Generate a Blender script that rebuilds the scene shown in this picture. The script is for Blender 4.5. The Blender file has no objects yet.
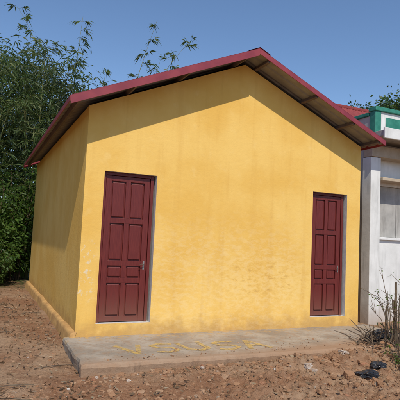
import bpy, bmesh, math, random
import numpy as np
from mathutils import Vector, Matrix, noise
random.seed(7); rng=np.random.default_rng(7)
S=bpy.context.scene
S.view_settings.view_transform='Standard'; S.view_settings.look='None'; S.view_settings.exposure=0
# ---------------------------------------------------------------- helpers
def newmat(name):
    m=bpy.data.materials.new(name); m.use_nodes=True
    nt=m.node_tree; nt.nodes.clear()
    o=nt.nodes.new('ShaderNodeOutputMaterial'); b=nt.nodes.new('ShaderNodeBsdfPrincipled')
    nt.links.new(b.outputs[0],o.inputs[0])
    return m,nt,b,o
def noise_n(nt,vec,scale,detail=4,rough=.55,dist=0):
    n=nt.nodes.new('ShaderNodeTexNoise'); n.inputs['Scale'].default_value=scale
    n.inputs['Detail'].default_value=detail; n.inputs['Roughness'].default_value=rough
    n.inputs['Distortion'].default_value=dist
    if vec is not None: nt.links.new(vec,n.inputs['Vector'])
    return n.outputs['Fac']
def mr(nt,v,a,b,c=0,d=1,smooth=True):
    n=nt.nodes.new('ShaderNodeMapRange'); n.inputs[1].default_value=a; n.inputs[2].default_value=b
    n.inputs[3].default_value=c; n.inputs[4].default_value=d
    if smooth: n.interpolation_type='SMOOTHSTEP'
    nt.links.new(v,n.inputs[0]); return n.outputs[0]
def mth(nt,op,a,b=None):
    n=nt.nodes.new('ShaderNodeMath'); n.operation=op
    for i,v in enumerate((a,b)):
        if v is None: continue
        if isinstance(v,(int,float)): n.inputs[i].default_value=v
        else: nt.links.new(v,n.inputs[i])
    return n.outputs[0]
def mixc(nt,f,a,b,mode='MIX'):
    n=nt.nodes.new('ShaderNodeMix'); n.data_type='RGBA'; n.blend_type=mode
    for i,v in ((0,f),(6,a),(7,b)):
        if isinstance(v,(int,float,tuple)): n.inputs[i].default_value=v
        else: nt.links.new(v,n.inputs[i])
    return n.outputs[2]
def bump(nt,b,h,s,d):
    n=nt.nodes.new('ShaderNodeBump'); n.inputs['Strength'].default_value=s; n.inputs['Distance'].default_value=d
    nt.links.new(h,n.inputs['Height']); nt.links.new(n.outputs[0],b.inputs['Normal'])
def wpos(nt):
    return nt.nodes.new('ShaderNodeNewGeometry').outputs['Position']
def sep(nt,v):
    n=nt.nodes.new('ShaderNodeSeparateXYZ'); nt.links.new(v,n.inputs[0]); return n.outputs
def scaled(nt,v,s):
    n=nt.nodes.new('ShaderNodeVectorMath'); n.operation='MULTIPLY'; n.inputs[1].default_value=s
    nt.links.new(v,n.inputs[0]); return n.outputs[0]
def box_mask(nt,X,Z,x0,x1,z0,z1,s=.2):
    a=mth(nt,'MULTIPLY',mr(nt,X,x0-s,x0+s),mr(nt,X,x1-s,x1+s,1,0))
    b=mth(nt,'MULTIPLY',mr(nt,Z,z0-s,z0+s),mr(nt,Z,z1-s,z1+s,1,0))
    return mth(nt,'MULTIPLY',a,b)
def obj(name,me,parent=None):
    o=bpy.data.objects.new(name,me); S.collection.objects.link(o)
    if parent: o.parent=parent
    return o
def empty(name):
    o=bpy.data.objects.new(name,None); S.collection.objects.link(o); return o
def box(name,x0,x1,y0,y1,z0,z1,mat,parent=None,bev=0,rot=None):
    bm=bmesh.new(); bmesh.ops.create_cube(bm,size=1)
    cx,cy,cz=(x0+x1)/2,(y0+y1)/2,(z0+z1)/2
    bmesh.ops.scale(bm,vec=(x1-x0,y1-y0,z1-z0),verts=bm.verts)
    if bev: bmesh.ops.bevel(bm,geom=list(bm.edges),offset=bev,segments=2,affect='EDGES',profile=.5)
    if rot: bmesh.ops.rotate(bm,cent=(0,0,0),matrix=rot,verts=bm.verts)
    bmesh.ops.translate(bm,vec=(cx,cy,cz),verts=bm.verts)
    me=bpy.data.meshes.new(name); bm.to_mesh(me); bm.free(); me.materials.append(mat)
    return obj(name,me,parent)
class MB:
    def __init__(s): s.v=[]; s.f=[]; s.m=[]
    def add(s,vs,fs,m=0):
        k=len(s.v); s.v.extend(map(tuple,vs)); s.f.extend([tuple(i+k for i in f) for f in fs]); s.m.extend([m]*len(fs))
    def tube(s,pts,rad,n=5,m=0,cap=True):
        vs=[];fs=[]
        for i,p in enumerate(pts):
            p=Vector(p); a=Vector(pts[max(i-1,0)]); b=Vector(pts[min(i+1,len(pts)-1)])
            d=(b-a).normalized(); u=d.orthogonal().normalized() if abs(d.z)>.95 else d.cross(Vector((0,0,1))).normalized()
            w=d.cross(u)
            for k in range(n):
                t=2*math.pi*k/n; vs.append(p+(u*math.cos(t)+w*math.sin(t))*rad[i])
        for i in range(len(pts)-1):
            for k in range(n):
                fs.append((i*n+k,i*n+(k+1)%n,(i+1)*n+(k+1)%n,(i+1)*n+k))
        if cap: fs.append(tuple(range(n))[::-1]); fs.append(tuple(range((len(pts)-1)*n,len(pts)*n)))
        s.add(vs,fs,m)
    def leaves(s,P,D,L,W,m=1,droop=.15):
        P=np.asarray(P,float);D=np.asarray(D,float);n=len(P)
        if n==0: return
        D/=np.linalg.norm(D,axis=1,keepdims=True)+1e-9
        R=rng.normal(size=(n,3)); R[:,2]*=.6
        Sd=np.cross(D,R); Sd/=np.linalg.norm(Sd,axis=1,keepdims=True)+1e-9
        L=np.asarray(L).reshape(-1,1)*np.ones((n,1)); W=np.asarray(W).reshape(-1,1)*np.ones((n,1))
        mid=P+D*L*.4; tip=P+D*L; tip[:,2]-=(L[:,0]*droop)
        V=np.stack([P,mid+Sd*W/2,tip,mid-Sd*W/2],1).reshape(-1,3)
        k=len(s.v); s.v.extend(map(tuple,V.tolist()))
        s.f.extend([(k+4*i,k+4*i+1,k+4*i+2,k+4*i+3) for i in range(n)]); s.m.extend([m]*n)
    def make(s,name,mats,parent=None,smooth=False):
        me=bpy.data.meshes.new(name); me.from_pydata(s.v,[],s.f)
        for m in mats: me.materials.append(m)
        me.polygons.foreach_set('material_index',s.m)
        if smooth: me.polygons.foreach_set('use_smooth',[True]*len(s.f))
        me.update(); return obj(name,me,parent)
# ---------------------------------------------------------------- materials
def mat_wall():
    m,nt,b,o=newmat('yellow_limewash'); P=wpos(nt); x,y,z=sep(nt,P)
    big=noise_n(nt,P,.9,4,.6); med=noise_n(nt,P,5,3,.65)
    streak=noise_n(nt,scaled(nt,P,(6,6,.5)),1.0,3,.6)
    c=mixc(nt,mr(nt,big,.35,.65),(.81,.485,.110,1),(.88,.575,.165,1))
    c=mixc(nt,mth(nt,'MULTIPLY',mr(nt,streak,.5,.72),.32),c,(.70,.39,.085,1))
    c=mixc(nt,mth(nt,'MULTIPLY',mr(nt,med,.55,.75),.25),c,(.92,.67,.28,1))
    zz=mth(nt,'ADD',z,mth(nt,'MULTIPLY',mth(nt,'SUBTRACT',med,.5),.5))
    c=mixc(nt,mr(nt,zz,-.04,.32,.62,0),c,(.42,.24,.10,1))
    sm=noise_n(nt,scaled(nt,P,(3,3,6)),2.6,6,.72,.4)
    k=mth(nt,'MULTIPLY',box_mask(nt,x,z,2.3,3.8,.55,1.05,.35),mr(nt,sm,.50,.72))
    c=mixc(nt,mth(nt,'MULTIPLY',k,.7),c,(.46,.24,.09,1))
    k2=mth(nt,'MULTIPLY',box_mask(nt,x,z,.9,3.8,.0,1.6,.5),mr(nt,sm,.56,.40))
    c=mixc(nt,mth(nt,'MULTIPLY',k2,.25),c,(.90,.72,.42,1))
    k3=mth(nt,'MULTIPLY',box_mask(nt,x,z,-.05,.2,.5,1.3,.08),mr(nt,noise_n(nt,P,14,4,.7),.54,.64))
    k3=mth(nt,'MULTIPLY',k3,mr(nt,y,.05,.0))
    c=mixc(nt,mth(nt,'MULTIPLY',k3,.7),c,(.74,.68,.55,1))
    nt.links.new(c,b.inputs['Base Color']); b.inputs['Roughness'].default_value=.92
    b.inputs['Specular IOR Level'].default_value=.2
    bump(nt,b,noise_n(nt,P,14,4,.75),.4,.012)
    return m
def mat_simple(name,c1,c2,scale=8,rough=.7,bs=.2,bd=.005,spec=.4,metal=0,scl=(1,1,1),dust=0):
    m,nt,b,o=newmat(name); P=wpos(nt); z=sep(nt,P)[2]; P=scaled(nt,P,scl); n=noise_n(nt,P,scale,4,.6)
    c=mixc(nt,mr(nt,n,.3,.7),c1,c2)
    if dust: c=mixc(nt,mr(nt,mth(nt,'ADD',z,mth(nt,'MULTIPLY',n,.5)),.25,.95,dust,0.02),c,(.36,.23,.15,1))
    nt.links.new(c,b.inputs['Base Color'])
    b.inputs['Roughness'].default_value=rough; b.inputs['Specular IOR Level'].default_value=spec; b.inputs['Metallic'].default_value=metal
    bump(nt,b,noise_n(nt,P,scale*5,2),bs,bd); return m
def mat_streaky(name,c1,c2,dark):
    m,nt,b,o=newmat(name); P=wpos(nt)
    n=noise_n(nt,P,2.5,5,.6); s=noise_n(nt,scaled(nt,P,(5,5,.6)),1.6,4,.65)
    c=mixc(nt,mr(nt,n,.3,.7),c1,c2); c=mixc(nt,mth(nt,'MULTIPLY',mr(nt,s,.48,.75),.6),c,dark)
    x,y,z=sep(nt,P); zz=mth(nt,'ADD',z,mth(nt,'MULTIPLY',n,.4)); c=mixc(nt,mr(nt,zz,.0,.55,.6,0),c,(.33,.22,.14,1))
    nt.links.new(c,b.inputs['Base Color']); b.inputs['Roughness'].default_value=.9; b.inputs['Specular IOR Level'].default_value=.2
    bump(nt,b,noise_n(nt,P,12,3,.7),.3,.008); return m
def mat_leaf(name,a,bc,c,tr=.3,back=(.25,.3,.03,1)):
    m,nt,b,o=newmat(name); g=nt.nodes.new('ShaderNodeNewGeometry'); P=g.outputs['Position']
    r=nt.nodes.new('ShaderNodeValToRGB'); e=r.color_ramp.elements
    e[0].position=0;e[0].color=a;e[1].position=1;e[1].color=c; k=e.new(.6);k.color=bc
    nt.links.new(g.outputs['Random Per Island'],r.inputs[0])
    cl=mr(nt,noise_n(nt,P,.8,1),.3,.7,.6,1.35)
    col=mixc(nt,1.0,r.outputs[0],cl,'MULTIPLY')
    nt.links.new(col,b.inputs['Base Color']); b.inputs['Roughness'].default_value=.5; b.inputs['Specular IOR Level'].default_value=.35
    t=nt.nodes.new('ShaderNodeBsdfTranslucent'); nt.links.new(mixc(nt,.5,col,back),t.inputs[0])
    mx=nt.nodes.new('ShaderNodeMixShader'); mx.inputs[0].default_value=tr
    nt.links.new(b.outputs[0],mx.inputs[1]); nt.links.new(t.outputs[0],mx.inputs[2]); nt.links.new(mx.outputs[0],o.inputs[0])
    return m
def mat_ground():
    m,nt,b,o=newmat('red_dirt'); P=wpos(nt); x,y,z=sep(nt,P)
    big=noise_n(nt,P,.7,4,.6); med=noise_n(nt,P,4,5,.7); fine=noise_n(nt,P,34,4,.7)
    c=mixc(nt,mr(nt,big,.38,.62),(.32,.165,.09,1),(.42,.27,.165,1))
    c=mixc(nt,mth(nt,'MULTIPLY',mr(nt,med,.45,.7),.6),c,(.22,.11,.058,1))
    c=mixc(nt,mth(nt,'MULTIPLY',mr(nt,med,.42,.25),.5),c,(.48,.35,.24,1))
    c=mixc(nt,mth(nt,'MULTIPLY',mr(nt,fine,.5,.72),.5),c,(.48,.34,.22,1))
    c=mixc(nt,mth(nt,'MULTIPLY',mr(nt,fine,.42,.30),.6),c,(.11,.065,.038,1))
    far=mth(nt,'MULTIPLY',mr(nt,y,5.5,8.5),mr(nt,med,.35,.6))
    c=mixc(nt,far,c,(.07,.09,.03,1))
    nt.links.new(c,b.inputs['Base Color']); b.inputs['Roughness'].default_value=.97; b.inputs['Specular IOR Level'].default_value=.1
    bump(nt,b,noise_n(nt,P,16,5,.75),1.0,.045); return m
def mat_concrete():
    m,nt,b,o=newmat('dusty_concrete'); P=wpos(nt); x,y,z=sep(nt,P)
    big=noise_n(nt,P,1.6,4,.65); med=noise_n(nt,P,9,5,.7)
    c=mixc(nt,mr(nt,big,.35,.65),(.29,.24,.185,1),(.43,.37,.295,1))
    c=mixc(nt,mth(nt,'MULTIPLY',mr(nt,med,.45,.65),.55),c,(.35,.225,.135,1))
    c=mixc(nt,mth(nt,'MULTIPLY',mr(nt,noise_n(nt,P,22,4,.7),.56,.68),.5),c,(.15,.11,.08,1))
    yy=mth(nt,'ADD',y,mth(nt,'MULTIPLY',med,.7)); yy=mth(nt,'SUBTRACT',yy,mth(nt,'MULTIPLY',mr(nt,x,1.5,5),.35))
    c=mixc(nt,mr(nt,yy,-1.2,-.75,.85,0),c,(.36,.215,.125,1))
    sp=mth(nt,'MULTIPLY',mr(nt,y,-.4,-.02),mr(nt,med,.5,.62))
    c=mixc(nt,mth(nt,'MULTIPLY',sp,.6),c,(.62,.40,.12,1))
    nt.links.new(c,b.inputs['Base Color']); b.inputs['Roughness'].default_value=.93; b.inputs['Specular IOR Level'].default_value=.2
    bump(nt,b,noise_n(nt,P,20,4,.75),.6,.015); return m
def mat_rock():
    m,nt,b,o=newmat('rubble_mix'); g=nt.nodes.new('ShaderNodeNewGeometry')
    r=nt.nodes.new('ShaderNodeValToRGB'); r.color_ramp.interpolation='CONSTANT'; e=r.color_ramp.elements
    e[0].position=0;e[0].color=(.34,.185,.10,1); e[1].position=.38;e[1].color=(.41,.26,.16,1)
    for p,c in ((.66,(.24,.13,.07,1)),(.87,(.34,.27,.20,1)),(.92,(.36,.16,.09,1)),(.962,(.58,.54,.48,1)),(.988,(.07,.055,.045,1))):
        k=e.new(p);k.color=c
    nt.links.new(g.outputs['Random Per Island'],r.inputs[0])
    n=noise_n(nt,g.outputs['Position'],25,4,.7)
    nt.links.new(mixc(nt,mth(nt,'MULTIPLY',mr(nt,n,.36,.60),.65),r.outputs[0],(.36,.205,.115,1)),b.inputs['Base Color'])
    b.inputs['Roughness'].default_value=.95; b.inputs['Specular IOR Level'].default_value=.15
    bump(nt,b,noise_n(nt,g.outputs['Position'],60,3,.7),.8,.01); return m
def mat_paint():
    m,nt,b,o=newmat('worn_yellow_paint'); P=wpos(nt)
    b.inputs['Base Color'].default_value=(.66,.45,.14,1); b.inputs['Roughness'].default_value=.85
    t=nt.nodes.new('ShaderNodeBsdfTransparent'); mx=nt.nodes.new('ShaderNodeMixShader')
    nt.links.new(mr(nt,noise_n(nt,P,16,5,.75),.40,.64,.80,.12),mx.inputs[0])
    nt.links.new(t.outputs[0],mx.inputs[1]); nt.links.new(b.outputs[0],mx.inputs[2]); nt.links.new(mx.outputs[0],o.inputs[0]); return m
M_wall=mat_wall()
M_door=mat_simple('maroon_door_wood',(.115,.014,.014,1),(.165,.024,.020,1),3,.42,.25,.002,.4,0,(30,30,2),.28)
M_fascia=mat_simple('maroon_sheet_metal',(.23,.028,.042,1),(.31,.045,.056,1),4,.45,.1,.002,.5)
M_under=mat_simple('galvanised_underside',(.24,.22,.20,1),(.32,.30,.27,1),6,.6,.1,.002,.4,.1)
M_steel=mat_simple('steel_purlin',(.10,.07,.06,1),(.17,.12,.10,1),12,.6,.2,.003)
M_jamb=mat_simple('cement_reveal',(.56,.54,.51,1),(.70,.67,.62,1),14,.9,.3,.004,.2)
M_plinth=mat_simple('ochre_plinth',(.44,.25,.10,1),(.62,.37,.14,1),5,.95,.5,.008,.1)
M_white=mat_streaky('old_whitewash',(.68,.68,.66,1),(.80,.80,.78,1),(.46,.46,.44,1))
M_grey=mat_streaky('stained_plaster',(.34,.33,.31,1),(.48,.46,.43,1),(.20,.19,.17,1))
M_teal=mat_simple('teal_paint',(.02,.17,.12,1),(.045,.25,.18,1),8,.6,.2,.003,.4)
M_beige=mat_simple('beige_canopy',(.42,.33,.23,1),(.52,.43,.32,1),5,.8,.2,.004)
M_tile=mat_simple('red_roof_tile',(.22,.04,.04,1),(.30,.06,.055,1),5,.7,.5,.02,.3)
M_chrome=mat_simple('handle_metal',(.4,.38,.35,1),(.5,.48,.45,1),10,.35,.05,.001,.5,.8)
m,nt,b,o=newmat('window_glass'); b.inputs['Base Color'].default_value=(.05,.07,.09,1); b.inputs['Roughness'].default_value=.08; M_glass=m
M_black=mat_simple('black_plastic',(.012,.012,.014,1),(.03,.03,.035,1),9,.35,.4,.01,.5)
M_bark=mat_simple('bark',(.10,.07,.045,1),(.18,.13,.09,1),12,.9,.6,.01,.2)
M_culm=mat_simple('bamboo_culm',(.12,.15,.04,1),(.22,.22,.08,1),6,.5,.1,.002,.4)
M_stem=mat_simple('dry_stem',(.10,.07,.05,1),(.20,.15,.10,1),14,.9,.3,.003,.2)
M_leafB=mat_leaf('bamboo_leaves',(.035,.065,.018,1),(.06,.10,.025,1),(.12,.14,.05,1),.32)
M_leafS=mat_leaf('shrub_leaves',(.04,.09,.015,1),(.07,.14,.022,1),(.12,.18,.035,1),.35)
M_leafD=mat_leaf('tree_leaves',(.02,.05,.012,1),(.04,.08,.02,1),(.07,.11,.03,1),.2)
M_litter=mat_leaf('dead_leaves',(.12,.07,.04,1),(.24,.16,.09,1),(.38,.29,.18,1),.1,(.3,.2,.1,1))
M_ground=mat_ground(); M_conc=mat_concrete(); M_rock=mat_rock(); M_paint=mat_paint()
# ---------------------------------------------------------------- ground
def sst(a,b,v):
    t=max(0,min(1,(v-a)/(b-a))); return t*t*(3-2*t)
def gh(x,y):
    z=-.17
    d=math.hypot(x-1,y+2)
    amp=max(0,min(1,(14-d)/6))
    z+=amp*(.05*noise.noise((x*.6,y*.6,0))+.03*noise.noise((x*1.9,y*1.9,3)))
    s=sst(-1.36,-1.75,y)*max(0,min(1,(y+6)/1.5))
    k=.35+.65*max(0,min(1,(x-.2)/2))
    z+=s*amp*k*(.06+.10*noise.noise((x*2.3,y*2.3,9))+.07*abs(noise.noise((x*6,y*6,4)))+.05*noise.noise((x*14,y*14,2))+.026*noise.noise((x*34,y*34,2)))
    bank=math.exp(-((y+1.6)/.42)**2)
    z+=amp*bank*(.055+.075*sst(1.2,4.2,x))*sst(-.5,.3,x)
    z+=amp*.01*noise.noise((x*20,y*20,5))
    l=max(0,min(1,(0.5-x)/.5))*max(0,min(1,(y+1.6)/1.6))
    z+=l*.07
    if x>-.3 and y>-1.38 and x<5.3 and y<8: z=min(z,-.06)
    return z
def axis(a,b,step,far):
    l=list(np.arange(a,b,step)); s=step; v=l[-1]
    while v<far: s*=1.22; v+=s; l.append(v)
    s=step; v=l[0]
    while v>-far: s*=1.22; v-=s; l.insert(0,v)
    return l
xs=axis(-3.5,6.5,.026,600); ys=axis(-4.6,1.0,.026,600)
V=[(x,y,gh(x,y)) for y in ys for x in xs]; nx=len(xs)
F=[(j*nx+i,j*nx+i+1,(j+1)*nx+i+1,(j+1)*nx+i) for j in range(len(ys)-1) for i in range(nx-1)]
me=bpy.data.meshes.new('ground'); me.from_pydata(V,[],F); me.materials.append(M_ground)
me.polygons.foreach_set('use_smooth',[True]*len(F)); obj('ground',me)
# ---------------------------------------------------------------- yellow house
W,D=5.0,7.0; RX=2.5; sl=.43; H0=-.25
house=empty('yellow_house')
def ztop(x): return 3.24+sl*(RX-abs(x-RX)) 
doors=[(.275,1.07),(3.94,4.70)]; dz0,dz1=.17,2.33; T=.16
wb=MB()
cuts=[0,.275,1.07,2.5,3.94,4.70,5.0]
for a,b_ in zip(cuts[:-1],cuts[1:]):
    if (a,b_) in doors:
        wb.add([(a,0,H0),(b_,0,H0),(b_,0,dz0),(a,0,dz0)],[(0,1,2,3)])
        wb.add([(a,0,dz1),(b_,0,dz1),(b_,0,ztop(b_)),(a,0,ztop(a))],[(0,1,2,3)])
        wb.add([(a,0,dz0),(a,T,dz0),(a,T,dz1),(a,0,dz1)],[(0,1,2,3)],1)
        wb.add([(b_,0,dz0),(b_,0,dz1),(b_,T,dz1),(b_,T,dz0)],[(0,1,2,3)],1)
        wb.add([(a,0,dz1),(a,T,dz1),(b_,T,dz1),(b_,0,dz1)],[(0,1,2,3)],1)
        wb.add([(a,0,dz0),(b_,0,dz0),(b_,T,dz0),(a,T,dz0)],[(0,1,2,3)],1)
        wb.add([(a,T,dz0),(b_,T,dz0),(b_,T,dz1),(a,T,dz1)],[(0,1,2,3)],1)
    else:
        wb.add([(a,0,H0),(b_,0,H0),(b_,0,ztop(b_)),(a,0,ztop(a))],[(0,1,2,3)])
wb.add([(0,D,H0),(0,0,H0),(0,0,ztop(0)),(0,D,ztop(0))],[(0,1,2,3)])
wb.add([(W,0,H0),(W,D,H0),(W,D,ztop(W)),(W,0,ztop(W))],[(0,1,2,3)])
wb.add([(W,D,H0),(0,D,H0),(0,D,ztop(0)),(RX,D,ztop(RX)),(W,D,ztop(W))],[(0,1,2,3,4)])
wb.make('walls',[M_wall,M_jamb],house)
pl=MB(); n=240; vs=[]
for i in range(n+1):
    y=-.015+i*(D+.1)/n; w=.07+.018*noise.noise((y*1.1,0,0))+.006*noise.noise((y*5,0,0)); h=.06+.02*noise.noise((y*1.2,5,0))+.006*noise.noise((y*6,5,0))
    vs+= [(-w-.03,y,-.3),(-w,y,h-.04),(-w+.012,y,h-.01),(-w+.035,y,h),(.02,y,h+.012)]
fs=[(i*5+k,(i+1)*5+k,(i+1)*5+k+1,i*5+k+1) for i in range(n) for k in range(4)]+[(0,1,2,3,4)]
pl.add(vs,fs); pl.make('foundation_ledge',[M_plinth],house,True)
# roof
e0,e1=-.33,5.16; yo0,yo1=-.45,D+.1; RZ=4.44
def rz(x): return RZ-sl*abs(x-RX)
def slope(xa,xb,name):
    prof=[]; y=yo0+.02; p=.25
    while y<yo1:
        for dy,dz in ((0,0),(.15,0),(.17,.022),(.215,.022),(.235,0)):
            if y+dy<yo1: prof.append((y+dy,dz))
        y+=p
    b=MB(); vs=[]
    for dd in (-.035,-.040):
        for (x) in (xa,xb):
            for (y,dz) in prof: vs.append((x,y,rz(x)+dd+dz))
    k=len(prof)
    b.add(vs,[(i,i+1,k+i+1,k+i) for i in range(k-1)],0)
    b.f+= [(2*k+i,3*k+i,3*k+i+1,2*k+i+1) for i in range(k-1)]; b.m+=[1]*(k-1)
    return b.make(name,[M_fascia,M_under],house)
slope(e0,RX,'roof_sheet_left'); slope(RX,e1,'roof_sheet_right')
def rake(xa,xb,y,name,h):
    b=MB(); w=.012
    za,zb=rz(xa),rz(xb)
    vs=[(xa,y,za-h),(xb,y,zb-h),(xb,y,zb),(xa,y,za),(xa,y+w,za-h),(xb,y+w,zb-h),(xb,y+w,zb),(xa,y+w,za)]
    b.add(vs,[(0,1,2,3),(7,6,5,4),(0,4,5,1),(3,2,6,7),(0,3,7,4),(1,5,6,2)])
    vs=[(xa,y,za+.003),(xb,y,zb+.003),(xb,y+.16,zb+.003),(xa,y+.16,za+.003),(xa,y,za-.002),(xb,y,zb-.002),(xb,y+.16,zb-.002),(xa,y+.16,za-.002)]
    b.add(vs,[(0,1,2,3),(7,6,5,4),(0,4,5,1),(1,5,6,2),(2,6,7,3),(3,7,4,0)])
    b.make(name,[M_fascia],house)
rake(e0,RX,yo0,'rake_trim_left',.115); rake(RX+.002,e1,yo0,'rake_trim_right',.085)
rake(e0,RX,yo1,'rake_trim_back_left',.1); rake(RX+.002,e1,yo1,'rake_trim_back_right',.09)
rc=MB(); rc.add([(RX-.2,yo0-.01,rz(RX-.2)+.012),(RX,yo0-.01,RZ+.016),(RX+.2,yo0-.01,rz(RX+.2)+.012),(RX-.2,yo1,rz(RX-.2)+.012),(RX,yo1,RZ+.016),(RX+.2,yo1,rz(RX+.2)+.012)],[(0,1,4,3),(1,2,5,4)]); rc.make('ridge_cap',[M_fascia],house)
def eave(x,name):
    box(name,x-.006,x+.006,yo0+.015,yo1-.002,rz(x)-.075,rz(x)-.004,M_fascia,house)
eave(e0-.008,'eave_trim_left'); eave(e1+.008,'eave_trim_right')
for i,x in enumerate((-.22,.55,1.35,2.3,2.7,3.65,4.45,5.03)):
    h=.06
    a=math.atan(sl)*(1 if x<RX else -1)
    box(f'purlin_{i}',x-.022,x+.022,yo0+.03,yo1-.03,rz(x)-.045-h*1.05,rz(x)-.045,M_steel,house,.003,Matrix.Rotation(-a,3,'Y'))
# doors
def make_door(x0,x1,nm):
    fr=.045; yf=.075; g=.006
    box(nm+'_frame_left',x0+.001,x0+fr,yf-.01,yf+.06,dz0+.001,dz1-.001,M_door,house,.004)
    box(nm+'_frame_right',x1-fr-.028,x1-.028,yf-.01,yf+.06,dz0+.001,dz1-.001,M_door,house,.004)
    box(nm+'_frame_top',x0+fr,x1-fr-.028,yf-.009,yf+.06,dz1-fr,dz1-.002,M_door,house,.004)
    a=x0+fr+g; b_=x1-fr-.028-g; z0=dz0+.012; z1=dz1-fr-g
    box(nm+'_backing',a+.01,b_-.01,yf+.035,yf+.05,z0+.01,z1-.01,M_door,house)
    st=.085; mid=(a+b_)/2
    box(nm+'_stile_1',a,a+st,yf+.005,yf+.045,z0,z1,M_door,house,.004)
    box(nm+'_stile_2',b_-st,b_,yf+.005,yf+.045,z0,z1,M_door,house,.004)
    rows=[.50,.50,.16,.44]; gap=.075; tot=z1-z0-gap*5
    sc=tot/sum(rows); z=z1
    for r,h in enumerate(rows+[None]):
        box(f'{nm}_rail_{r}',a+st,b_-st,yf+.006,yf+.045,z-gap,z,M_door,house,.003)
        z-=gap
        if h is None: break
        h*=sc
        box(f'{nm}_mullion_{r}',mid-.035,mid+.035,yf+.007,yf+.045,z-h,z,M_door,house,.003)
        for k,(p,q) in enumerate(((a+st,mid-.035),(mid+.035,b_-st))):
            i=.018
            box(f'{nm}_panel_{r}_{k}',p+i,q-i,yf+.014,yf+.04,z-h+i,z-i,M_door,house,.010)
        z-=h
    hxx=b_-.04
    box(nm+'_lock_plate',hxx-.012,hxx+.012,yf+.001,yf+.0045,.93,1.05,M_chrome,house,.001)
    t=MB(); t.tube([(hxx,yf+.002,1.01),(hxx,yf-.04,1.01),(hxx-.02,yf-.045,1.01),(hxx-.075,yf-.045,1.007)],[.007,.007,.007,.006],8); t.make(nm+'_lever',[M_chrome],house,True)
make_door(*doors[0],'door_a'); make_door(*doors[1],'door_b')
# ---------------------------------------------------------------- concrete slab
def slab():
    b=MB(); nx_,ny_=260,50
    def fx(u,v):
        x=-.14+u*5.35; y=-1.42-.06*u+v*(1.47+.06*u)
        if v<.001: y+=.045*noise.noise((x*1.6,0,1))+.025*noise.noise((x*7,0,2))+.014*noise.noise((x*23,0,2))
        if u<.001: x+=.025*noise.noise((0,y*4,1))+.004*noise.noise((0,y*17,1))-(0.02*(1-v))
        return x,y
    top=[[None]*(nx_+1) for _ in range(ny_+1)]; vs=[]
    for j in range(ny_+1):
        for i in range(nx_+1):
            x,y=fx(i/nx_,j/ny_); z=0.0
            if j==0: z=-.014-.04*max(0,noise.noise((x*5,1,1)))
            if i==0: z=-.01
            top[j][i]=len(vs); vs.append((x,y,z))
    fs=[(top[j][i],top[j][i+1],top[j+1][i+1],top[j+1][i]) for j in range(ny_) for i in range(nx_)]
    ring=[top[j][0] for j in range(ny_,0,-1)]+[top[0][i] for i in range(nx_+1)]+[top[j][nx_] for j in range(1,ny_+1)]
    prev=ring
    for lv,(off,zz) in enumerate(((.012,-.04),(.004,-.1),(-.01,-.35))):
        cur=[]
        for idx in ring:
            x,y,z=vs[idx]; o_=off+.007*noise.noise((x*9,y*9,lv*3.1))
            yy=y-o_ if y<-1.3 else y; xx=x-o_ if x<-.05 else (x+o_ if x>5.1 else x)
            cur.append(len(vs)); vs.append((xx,yy,zz+.01*noise.noise((x*6,y*6,lv))))
        fs+=[(prev[k],cur[k],cur[k+1],prev[k+1]) for k in range(len(ring)-1)]
        prev=cur
    b.add(vs,fs); return b.make('concrete_slab',[M_conc],None,False)
slab()
def lettering():
    b=MB(); glyph={
     'V':[[(0,1),(.5,0),(1,1)]],
     'U':[[(0,1),(.05,.2),(.5,0),(.95,.2),(1,1)]],
     'S':[[(1,.9),(.5,1),(.05,.8),(.2,.55),(.8,.45),(.95,.2),(.5,0),(0,.1)]],
     'A':[[(0,0),(.5,1),(1,0)],[(.22,.4),(.78,.4)]]}
    x0=.42; lay=0
    for ch in 'VSUSA':
        jy=random.uniform(-.03,.03); jt=random.uniform(-.04,.04)
        for st in glyph[ch]:
            for (p,q) in zip(st[:-1],st[1:]):
                def W2(c): 
                    return Vector((x0+c[0]*.31+jt*c[1],-1.08+jy-.10*(x0-.4)/2+c[1]*.46))
                A,B=W2(p),W2(q); d=(B-A).normalized(); nrm=Vector((-d.y,d.x))*random.uniform(.032,.044); A-=d*.012; B+=d*.012
                lay+=1; k=.003+.00015*lay
                b.add([(A.x-nrm.x,A.y-nrm.y,k),(B.x-nrm.x,B.y-nrm.y,k),(B.x+nrm.x,B.y+nrm.y,k),(A.x+nrm.x,A.y+nrm.y,k)],[(0,1,2,3)])
        x0+=.42
    b.make('painted_lettering',[M_paint])
lettering()
# ---------------------------------------------------------------- rubble, litter
def icov(n):
    ico=bmesh.new(); bmesh.ops.create_icosphere(ico,subdivisions=n,radius=1); a=[v.co.copy() for v in ico.verts]; f=[tuple(v.index for v in q.verts) for q in ico.faces]; ico.free(); return a,f
IV,IF=icov(3); JV,JF=icov(1); KV,KF=icov(2)
def rocks(b,n,fx,smin,smax,power=3,sink=.3,angular=.5,zf=None):
    for _ in range(n):
        x,y=fx(); s=smin+(smax-smin)*random.random()**power
        Vv,Ff=(IV,IF) if s>.04 else ((KV,KF) if s>.018 else (JV,JF))
        sc=Vector((1,random.uniform(.6,1),random.uniform(.4,.8)))*s
        R=Matrix.Rotation(random.random()*6.28,3,'Z')@Matrix.Rotation(random.uniform(-.5,.5),3,'X'); o_=random.random()*99
        vs=[]; z0=(zf if zf is not None else gh(x,y))
        for v in Vv:
            k=1+angular*noise.noise(v*1.3+Vector((o_,0,0)))+.28*noise.noise(v*3+Vector((0,o_,0)))
            if s>.018: k+=.16*noise.noise(v*7+Vector((0,o_,0)))
            c=Vector((max(-.74,min(.74,v.x*k)),max(-.74,min(.74,v.y*k)),max(-.74,min(.74,v.z*k))))
            c=R@Vector((c.x*sc.x,c.y*sc.y,c.z*sc.z)); vs.append((x+c.x,y+c.y,z0+s*(sink-.3)*.6+c.z))
        b.add(vs,Ff)
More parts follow.
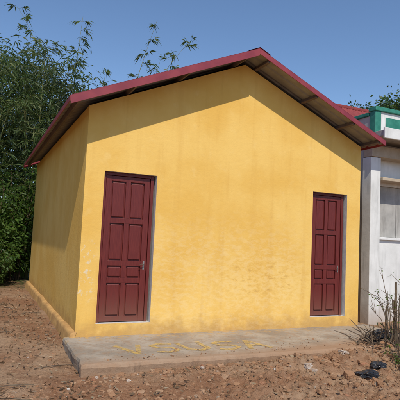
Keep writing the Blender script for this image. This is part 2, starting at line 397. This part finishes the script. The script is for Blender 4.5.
def area(x0,x1,y0,y1):
    return lambda:(random.uniform(x0,x1),random.uniform(y0,y1))
r=MB()
rocks(r,6500,area(-2.5,5.5,-4.4,-1.5),.004,.028,2.3,.5)
rocks(r,750,area(-.1,5.5,-3.4,-1.55),.012,.06,3,.25)
rocks(r,220,area(2.2,5.2,-3.0,-1.5),.015,.08,2.4,.3)
rocks(r,520,lambda:(random.uniform(-.3,5.3),-1.5-abs(random.gauss(0,.12))),.008,.05,2.5,.3)
rocks(r,1300,area(-2.5,-.2,-2.5,7),.004,.032,3,.5)
rocks(r,18,area(2.4,4.6,-2.6,-1.6),.04,.10,2,.2)
rocks(r,230,lambda:(random.uniform(.0,5.1),-1.38+abs(random.gauss(0,.25))),.003,.018,2,.6,.5,.004)
r.make('rubble',[M_rock])
d=MB(); n=4600; P=[];
for i in range(n):
    if random.random()<.65: x,y=random.uniform(-3,-.12),random.gauss(2,2.6)
    else: x,y=random.uniform(-2.5,5.5),random.uniform(-4,-1.5)
    P.append((x,y,gh(x,y)+.014))
Dd=rng.normal(size=(n,3)); Dd[:,2]*=.3
d.leaves(P,Dd,rng.uniform(.02,.09,n),rng.uniform(.008,.028,n),0,-.1); d.make('leaf_litter',[M_litter])
def lump(name,c,s,mat,seed,amp=.5):
    bm=bmesh.new(); bmesh.ops.create_icosphere(bm,subdivisions=4,radius=1)
    for v in bm.verts:
        k=1+amp*noise.noise(v.co*1.7+Vector((seed,0,0)))+amp*.5*abs(noise.noise(v.co*4+Vector((0,seed,0))))+.08*noise.noise(v.co*11)
        v.co=Vector((v.co.x*s[0]*k,v.co.y*s[1]*k,max(-.3,v.co.z)*s[2]*k))+Vector(c)
    me=bpy.data.meshes.new(name); bm.to_mesh(me); bm.free(); me.materials.append(mat); return obj(name,me)
lump('plastic_bag',(3.05,-2.3,gh(3.05,-2.3)+.035),(.15,.08,.045),M_black,3)
lump('plastic_bag.001',(4.35,-1.2,.03),(.22,.16,.12),M_black,8)
lump('plastic_bag.002',(3.35,-2.15,gh(3.35,-2.15)+.03),(.10,.07,.04),M_black,5)
st=MB()
for i in range(80):
    x,y=random.uniform(3.7,4.9),random.uniform(-2.1,-1.2); a=random.random()*6.28; l=random.uniform(.12,.45)
    p=Vector((x,y,max(gh(x,y),0 if y>-1.42 else -9)+.015)); q=p+Vector((math.cos(a)*l,math.sin(a)*l,random.uniform(.02,.3))); mm=(p+q)/2+Vector((0,0,.03))
    st.tube([p,mm,q],[.010,.008,.004],5)
for i in range(22):
    x,y=random.uniform(-2.2,-.3),random.uniform(-2.8,4); a=random.random()*6.28; l=random.uniform(.15,.6)
    p=Vector((x,y,gh(x,y)+.012)); q=p+Vector((math.cos(a)*l,math.sin(a)*l,.01)); q.x=min(q.x,-.15); q.z=gh(q.x,q.y)+.015
    st.tube([p,(p+q)/2+Vector((random.uniform(-.03,.03),0,.012)),q],[.007,.006,.004],5)
st.make('dry_sticks',[M_stem])
# rough wooden stakes by the neighbour's plot
for i,(x,y,h,lx) in enumerate(((4.28,-1.52,.88,.05),(4.62,-1.25,.70,-.06),(3.98,-1.66,.52,.03))):
    b=MB(); g=gh(x,y)-.1; pts=[]
    for k in range(8):
        t=k/7; pts.append((x+lx*t+.012*noise.noise((k*.9,i*5,0)),y+.02*t+.012*noise.noise((k*.9,i*5,7)),g+(h+.1)*t))
    b.tube(pts,[.024*(1-.35*k/7)+.003*noise.noise((k*2.,i,3)) for k in range(8)],8); b.make('wooden_stake' if i==0 else f'wooden_stake.{i:03d}',[M_stem])
# ---------------------------------------------------------------- vegetation
def twig_leaves(b,p0,dirv,L,nl,ll,lw,tr=.005,droop=.35):
    d=Vector(dirv).normalized(); pts=[]; p=Vector(p0)
    for k in range(4):
        pts.append(p.copy()); p=p+d*(L/3); d=(d+Vector((0,0,-droop*.5))).normalized()
    b.tube(pts,[tr,tr*.8,tr*.6,tr*.3],3,0,False)
    P=[];Dv=[]
    for i in range(nl):
        t=random.uniform(.15,1)**.7*3; k=min(int(t),2); q=pts[k].lerp(pts[k+1],t-k)
        ax=(pts[k+1]-pts[k]).normalized()
        v=ax*.8+Vector((random.gauss(0,.6),random.gauss(0,.6),random.gauss(-.35,.4))); P.append(q);Dv.append(v)
    b.leaves(P,Dv,np.array([ll*random.uniform(.6,1.2) for _ in range(nl)]),lw,1,.25)
def culm(b,base,tip,bow,r0=.035,start=.25,step=.33,br=3,bl=.8,nl=9,ll=.2,lw=.028,droop=.45,tipdrop=0):
    base=Vector(base); tip=Vector(tip); bow=Vector(bow); n=16; pts=[]
    for i in range(n+1):
        t=i/n; p=base.lerp(tip,t)+bow*math.sin(t*math.pi*.9)*.9
        p.z-=tipdrop*max(0,(t-.75)/.25)**2
        pts.append(p)
    b.tube(pts,[max(.005,r0*(1-.9*i/n)) for i in range(n+1)],6,0,False)
    L=(tip-base).length; s=start*L
    while s<L:
        t=s/L*n; k=min(int(t),n-1); q=pts[k].lerp(pts[k+1],t-k); f=s/L
        taper=bl*(1.1-.6*f)
        for _ in range(br):
            a=random.random()*6.283
            twig_leaves(b,q,(math.cos(a),math.sin(a),random.uniform(-.1,.9)),taper*random.uniform(.4,1.3),nl,ll,lw,droop=droop)
        s+=step*random.uniform(.5,1.5)
def fill(b,cx,cy,R,z0,z1,ncl,per,ll,lw,m=1):
    P=[];Dv=[]
    for _ in range(ncl):
        a=random.random()*6.283; rr=R*random.random()**.5; c=Vector((cx+math.cos(a)*rr,cy+math.sin(a)*rr,random.uniform(z0,z1)))
        s=random.uniform(.15,.5)
        for _ in range(per):
            o_=Vector((random.gauss(0,1),random.gauss(0,1),random.gauss(0,.7)))*s
            P.append(c+o_); Dv.append((o_.x+random.gauss(0,.2),o_.y+random.gauss(0,.2),o_.z-.25))
    k=len(P); b.leaves(P,Dv,rng.uniform(ll*.6,ll*1.3,k),lw,m,.25)
def bamboo(name,cx,cy,n,h,bl=.9,lean=1.9,**k):
    b=MB()
    for i in range(n):
        a=random.random()*6.283; rr=random.random()**.5*.8
        bx,by=cx+math.cos(a)*rr,cy+math.sin(a)*rr; H=h*random.uniform(.65,1.03); l=lean*random.uniform(.3,1.3)
        by2=by+math.sin(a)*l
        tip=(bx+math.cos(a)*l,max(by2,7.9),H)
        culm(b,(bx,by,-.2),tip,(-math.cos(a)*l*.25,-math.sin(a)*l*.15,H*.10),start=.12,bl=bl,tipdrop=random.uniform(.2,1.3),**k)
    fill(b,cx,cy+.3,1.7,.5,h*.95,210,28,.24,.052)
    return b.make(name,[M_culm,M_leafB])
spots=[(-1.6,9.6,7.6),(.2,10.3,7.7),(-3.6,9.8,7.8),(-5.8,9.0,7.2),(1.9,10.6,6.8),(-.6,12.4,8.6),(-2.6,12.8,8.6),(-7.8,10.6,7.6)]
for i,(x,y,h) in enumerate(spots):
    bamboo('bamboo_clump' if i==0 else f'bamboo_clump.{i:03d}',x,y,10,h,br=4,nl=9,step=.42,ll=.24,lw=.036)
b=MB()
kw=dict(br=2,bl=.65,nl=10,start=.55,step=.38,ll=.28,lw=.042,r0=.032,droop=.25)
culm(b,(2.6,9.6,-.2),(4.0,9.0,8.9),(-.45,.1,.3),tipdrop=-.1,**kw)
culm(b,(2.9,9.5,-.2),(5.2,8.6,8.2),(-.65,.1,1.2),tipdrop=.15,**kw)
culm(b,(3.0,9.9,-.2),(4.2,9.3,7.6),(-.2,0,.3),**kw)
b.make('tall_bamboo',[M_culm,M_leafB])
b=MB()
kw['bl']=.5
culm(b,(1.2,10.2,-.2),(1.5,10.1,9.1),(-.15,0,0),**kw)
culm(b,(1.6,10.4,-.2),(2.4,10.3,7.3),(.1,0,.2),**kw)
kw.update(bl=.7,start=.6)
culm(b,(1.0,10.3,-.2),(-.9,11.0,9.2),(.75,0,1.1),tipdrop=.2,**kw)
b.make('tall_bamboo.001',[M_culm,M_leafB])
def shrub(name,cx,cy,R,H,n,mat,ll=.11,lw=.05,sq=1.0,gz=None,stems=10,tw=1.0):
    b=MB(); g=gh(cx,cy) if gz is None else gz; C=[]
    for i in range(stems):
        a=random.random()*6.283; rr=R*random.uniform(.2,1)
        e=Vector((cx+math.cos(a)*rr,cy+math.sin(a)*rr*sq,g+H*random.uniform(.4,1)))
        s=Vector((cx+math.cos(a)*rr*.25,cy+math.sin(a)*rr*.25*sq,g-.03)); md=s.lerp(e,.5)+Vector((0,0,H*.12))
        b.tube([s,md,e],[(.02*R+.004)*tw,(.012*R+.003)*tw,.003],5,0,False); C+= [md,e,s.lerp(e,.7),md.lerp(e,.5),s.lerp(md,.6),s.lerp(md,.3)]
        if R<.5:
            for _ in range(4):
                q=md.lerp(e,random.random()); t=q+Vector((random.gauss(0,.09),random.gauss(0,.09),random.uniform(.03,.16))); b.tube([q,t],[.004,.002],4,0,False); C.append(t)
    P=[];Dv=[]
    while len(P)<n:
        c=random.choice(C); cr=random.uniform(.1,.32)*R
        for _ in range(10 if R>.5 else 4):
            o_=Vector((random.gauss(0,1),random.gauss(0,1),random.gauss(0,.8)))*cr*.6
            q=c+o_*(1 if R>.5 else .35)
            if q.z<g: continue
            P.append(q); Dv.append(o_.normalized()+Vector((random.gauss(0,.4),random.gauss(0,.4),random.gauss(.1,.4))))
    k=len(P); b.leaves(P,Dv,rng.uniform(ll*.6,ll*1.3,k),rng.uniform(lw*.7,lw*1.2,k),1,.2)
    return b.make(name,[M_bark if R>.6 else M_stem,mat])
i=0
for (x,y,R,H,n,l) in ((-1.1,8.2,1.0,2.9,5200,.14),(-2.4,7.9,1.2,3.1,5200,.15),(-3.9,7.6,1.3,2.8,4500,.16),(-.35,9.0,1.0,3.6,3500,.16),(-5.6,7.0,1.4,3.0,3500,.17),(-7.3,6.3,1.5,3.2,3000,.18),
      (-.9,7.6,.65,1.1,2400,.11),(-1.7,7.3,.75,1.3,2600,.11),(-2.7,6.9,.8,1.0,2200,.11),(-3.9,6.5,.9,1.2,2000,.12),(-5.2,6.0,1.0,1.3,1800,.13)):
    shrub('shrub' if i==0 else f'shrub.{i:03d}',x,y,R,H,n,M_leafS,l,l*.45,1,None,16); i+=1
shrub('weed_plant',4.08,-1.75,.34,.95,110,M_leafS,.05,.018,1,None,20,.8)
shrub('weed_plant.001',3.8,-2.2,.22,.22,200,M_leafS,.045,.018,1,None,14,.6)
shrub('weed_plant.002',4.55,-1.7,.42,.85,170,M_leafS,.055,.02,1,None,18,.8)
shrub('weed_plant.003',-1.9,5.2,.4,.3,400,M_leafS,.07,.025,1,None,10,.6)
def tree(name,cx,cy,H,R,n):
    b=MB(); top=Vector((cx,cy,H*.62)); b.tube([(cx,cy,-.3),(cx+.1,cy,H*.3),top],[.32,.24,.15],8,0)
    C=[]
    for i in range(34):
        a=random.random()*6.283; rr=R*random.random()**.6; e=Vector((cx+math.cos(a)*rr,cy+math.sin(a)*rr,H*(1-.25*random.random()-.25*(rr/R)**2)))
        s=Vector((cx,cy,H*random.uniform(.3,.6))); md=s.lerp(e,.5)+Vector((0,0,.4)); b.tube([s,md,e],[.1,.06,.02],5,0,False); C+=[e,e,md,md.lerp(e,.5)]
    P=[];Dv=[]
    for _ in range(n//12):
        c=random.choice(C); cr=random.uniform(.4,1.1)
        for _ in range(12):
            o_=Vector((random.gauss(0,1),random.gauss(0,1),random.gauss(0,.6)))*cr*.6
            P.append(c+o_);Dv.append(o_+Vector((0,0,-.2)))
    k=len(P); b.leaves(P,Dv,rng.uniform(.15,.32,k),rng.uniform(.08,.16,k),1,.2); b.make(name,[M_bark,M_leafD])
tree('broadleaf_tree',21.2,16.4,11.1,3.8,24000)
tree('broadleaf_tree.001',26,14.5,11.4,4.2,12000)
tree('broadleaf_tree.002',-12,9,8.5,3.0,6000)
b=MB(); P=[];Dv=[]
for i in range(9000):
    a=random.uniform(0,6.283); R_=random.uniform(70,95); P.append((R_*math.cos(a),R_*math.sin(a),random.random()*(5+3*noise.noise((a*6,0,0))))); Dv.append((random.gauss(0,1),random.gauss(0,1),random.gauss(0,1)))
b.leaves(P,Dv,rng.uniform(1.5,3.5,len(P)),rng.uniform(1,2,len(P)),0,.1); b.make('distant_tree_line',[M_leafD])
# ---------------------------------------------------------------- neighbour (white house)
nb=empty('white_house'); X0,X1,Y0,Y1=6.10,11.0,.85,7.0
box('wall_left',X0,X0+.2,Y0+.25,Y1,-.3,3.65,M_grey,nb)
box('wall_back',X0+.2,X1,Y1-.2,Y1,-.3,3.65,M_white,nb)
box('wall_right',X1-.2,X1,Y0+.25,Y1-.2,-.3,3.65,M_white,nb)
box('corner_pillar',X0-.03,X0+.24,Y0,Y0+.25,-.3,3.30,M_white,nb,.01)
yf=Y0+.25
box('front_below_window',X0+.24,X0+1.75,yf,yf+.2,-.3,1.62,M_white,nb)
box('front_above_window',X0+.24,X0+1.75,yf,yf+.2,2.75,3.65,M_white,nb)
box('front_pier',X0+.2,X0+.34,yf+.002,yf+.2,1.62,2.75,M_white,nb)
box('front_right',X0+1.75,X1-.2,yf,yf+.2,-.3,3.65,M_white,nb)
box('window_sill',X0+.30,X0+1.8,yf-.06,yf+.1,1.57,1.63,M_white,nb,.008)
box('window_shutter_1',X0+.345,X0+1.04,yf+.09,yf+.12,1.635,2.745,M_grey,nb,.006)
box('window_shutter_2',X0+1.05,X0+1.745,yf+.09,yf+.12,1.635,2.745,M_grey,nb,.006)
box('front_beam',X0-.02,X1,Y0-.02,Y0+.24,3.31,3.55,M_beige,nb,.01)
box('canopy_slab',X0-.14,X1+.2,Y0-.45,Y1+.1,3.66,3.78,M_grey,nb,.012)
box('canopy_lip',X0-.16,X1+.2,Y0-.50,Y0-.452,3.60,3.82,M_white,nb,.01)
box('parapet',X0+.17,X1,Y0-.05,Y0+.07,3.79,4.279,M_white,nb,.01)
box('parapet_coping',X0-.02,X1+.04,Y0-.10,Y0+.12,4.28,4.37,M_teal,nb,.012)
box('parapet_side',X0+.02,X0+.14,Y0+.095,Y1,3.79,4.2,M_grey,nb,.01)
box('parapet_side_coping',X0-.02,X0+.18,Y0+.125,Y1,4.201,4.275,M_teal,nb,.01)
box('parapet_post',X0+.0,X0+.16,Y0-.07,Y0+.09,3.79,4.279,M_teal,nb,.012)
box('parapet_groove_panel',X0+.3,X0+1.4,Y0-.07,Y0-.051,3.93,4.17,M_teal,nb,.008)
box('window_awning',X0+.26,X0+1.9,Y0-.05,yf-.002,2.82,2.89,M_beige,nb,.008)
# red roofed house behind
rb=empty('red_roof_house'); a0,a1,b0,b1=9.4,15.5,8.0,13.5
w=MB(); ry=(b0+b1)/2
w.add([(a0,b0,-.3),(a1,b0,-.3),(a1,b1,-.3),(a0,b1,-.3),(a0,b0,5.6),(a1,b0,5.6),(a1,b1,5.6),(a0,b1,5.6),(a0,ry,7.7),(a1,ry,7.7)],[(0,1,5,4),(1,2,6,9,5),(2,3,7,6),(3,0,4,8,7)]); w.make('walls',[M_beige],rb)
def tiles(name,y_e,z_e,y_r,z_r):
    b=MB(); n=120; vs=[]
    for k,(y,z) in enumerate(((y_e,z_e),(y_r,z_r))):
        for i in range(n+1): vs.append((a0-.4+i*(a1-a0+.8)/n,y,z+.04*math.sin(i*math.pi/1.5)))
    b.add(vs,[(i,i+1,n+1+i+1,n+1+i) for i in range(n)]); b.make(name,[M_tile],rb,True)
tiles('roof_front',b0-.5,5.5,ry,7.87); tiles('roof_back',b1+.5,5.5,ry,7.87)
box('ridge_tiles',a0-.42,a1+.42,ry-.1,ry+.1,7.81,7.97,M_tile,rb,.04)
box('window',a0+1,a0+2.2,b0-.03,b0-.005,2.8,4.2,M_glass,rb)
# ---------------------------------------------------------------- light, world, camera
sv=Vector((-.2,-1,1.18)).normalized(); elev=math.asin(sv.z); rot=math.atan2(sv.x,sv.y)
wd=bpy.data.worlds.new('World'); S.world=wd; wd.use_nodes=True; nt=wd.node_tree
bg=nt.nodes['Background']; sk=nt.nodes.new('ShaderNodeTexSky'); sk.sky_type='NISHITA'; sk.sun_disc=False
sk.sun_elevation=elev; sk.sun_rotation=rot%(2*math.pi); sk.air_density=1.0; sk.dust_density=.3; sk.ozone_density=5.0
nt.links.new(sk.outputs[0],bg.inputs[0]); bg.inputs[1].default_value=.14
L=bpy.data.lights.new('sun','SUN'); L.energy=3.5; L.angle=math.radians(.5); L.color=(1,.93,.81)
lo=bpy.data.objects.new('sun',L); S.collection.objects.link(lo); lo.rotation_euler=sv.to_track_quat('Z','Y').to_euler()
cam=bpy.data.cameras.new('camera'); co=bpy.data.objects.new('camera',cam); S.collection.objects.link(co)
cam.sensor_width=36; cam.lens=43.2; cam.clip_end=2000
p=math.radians(4.53); rho=math.radians(2.61)
fw=Vector((.411*math.cos(p),.9116*math.cos(p),math.sin(p))).normalized()
rt=fw.cross(Vector((0,0,1))).normalized(); up=rt.cross(fw)
r2=rt*math.cos(rho)+up*math.sin(rho); u2=up*math.cos(rho)-rt*math.sin(rho)
co.matrix_world=Matrix.Translation((-1.27,-6.78,1.43))@Matrix((r2,u2,-fw)).transposed().to_4x4()
S.camera=co
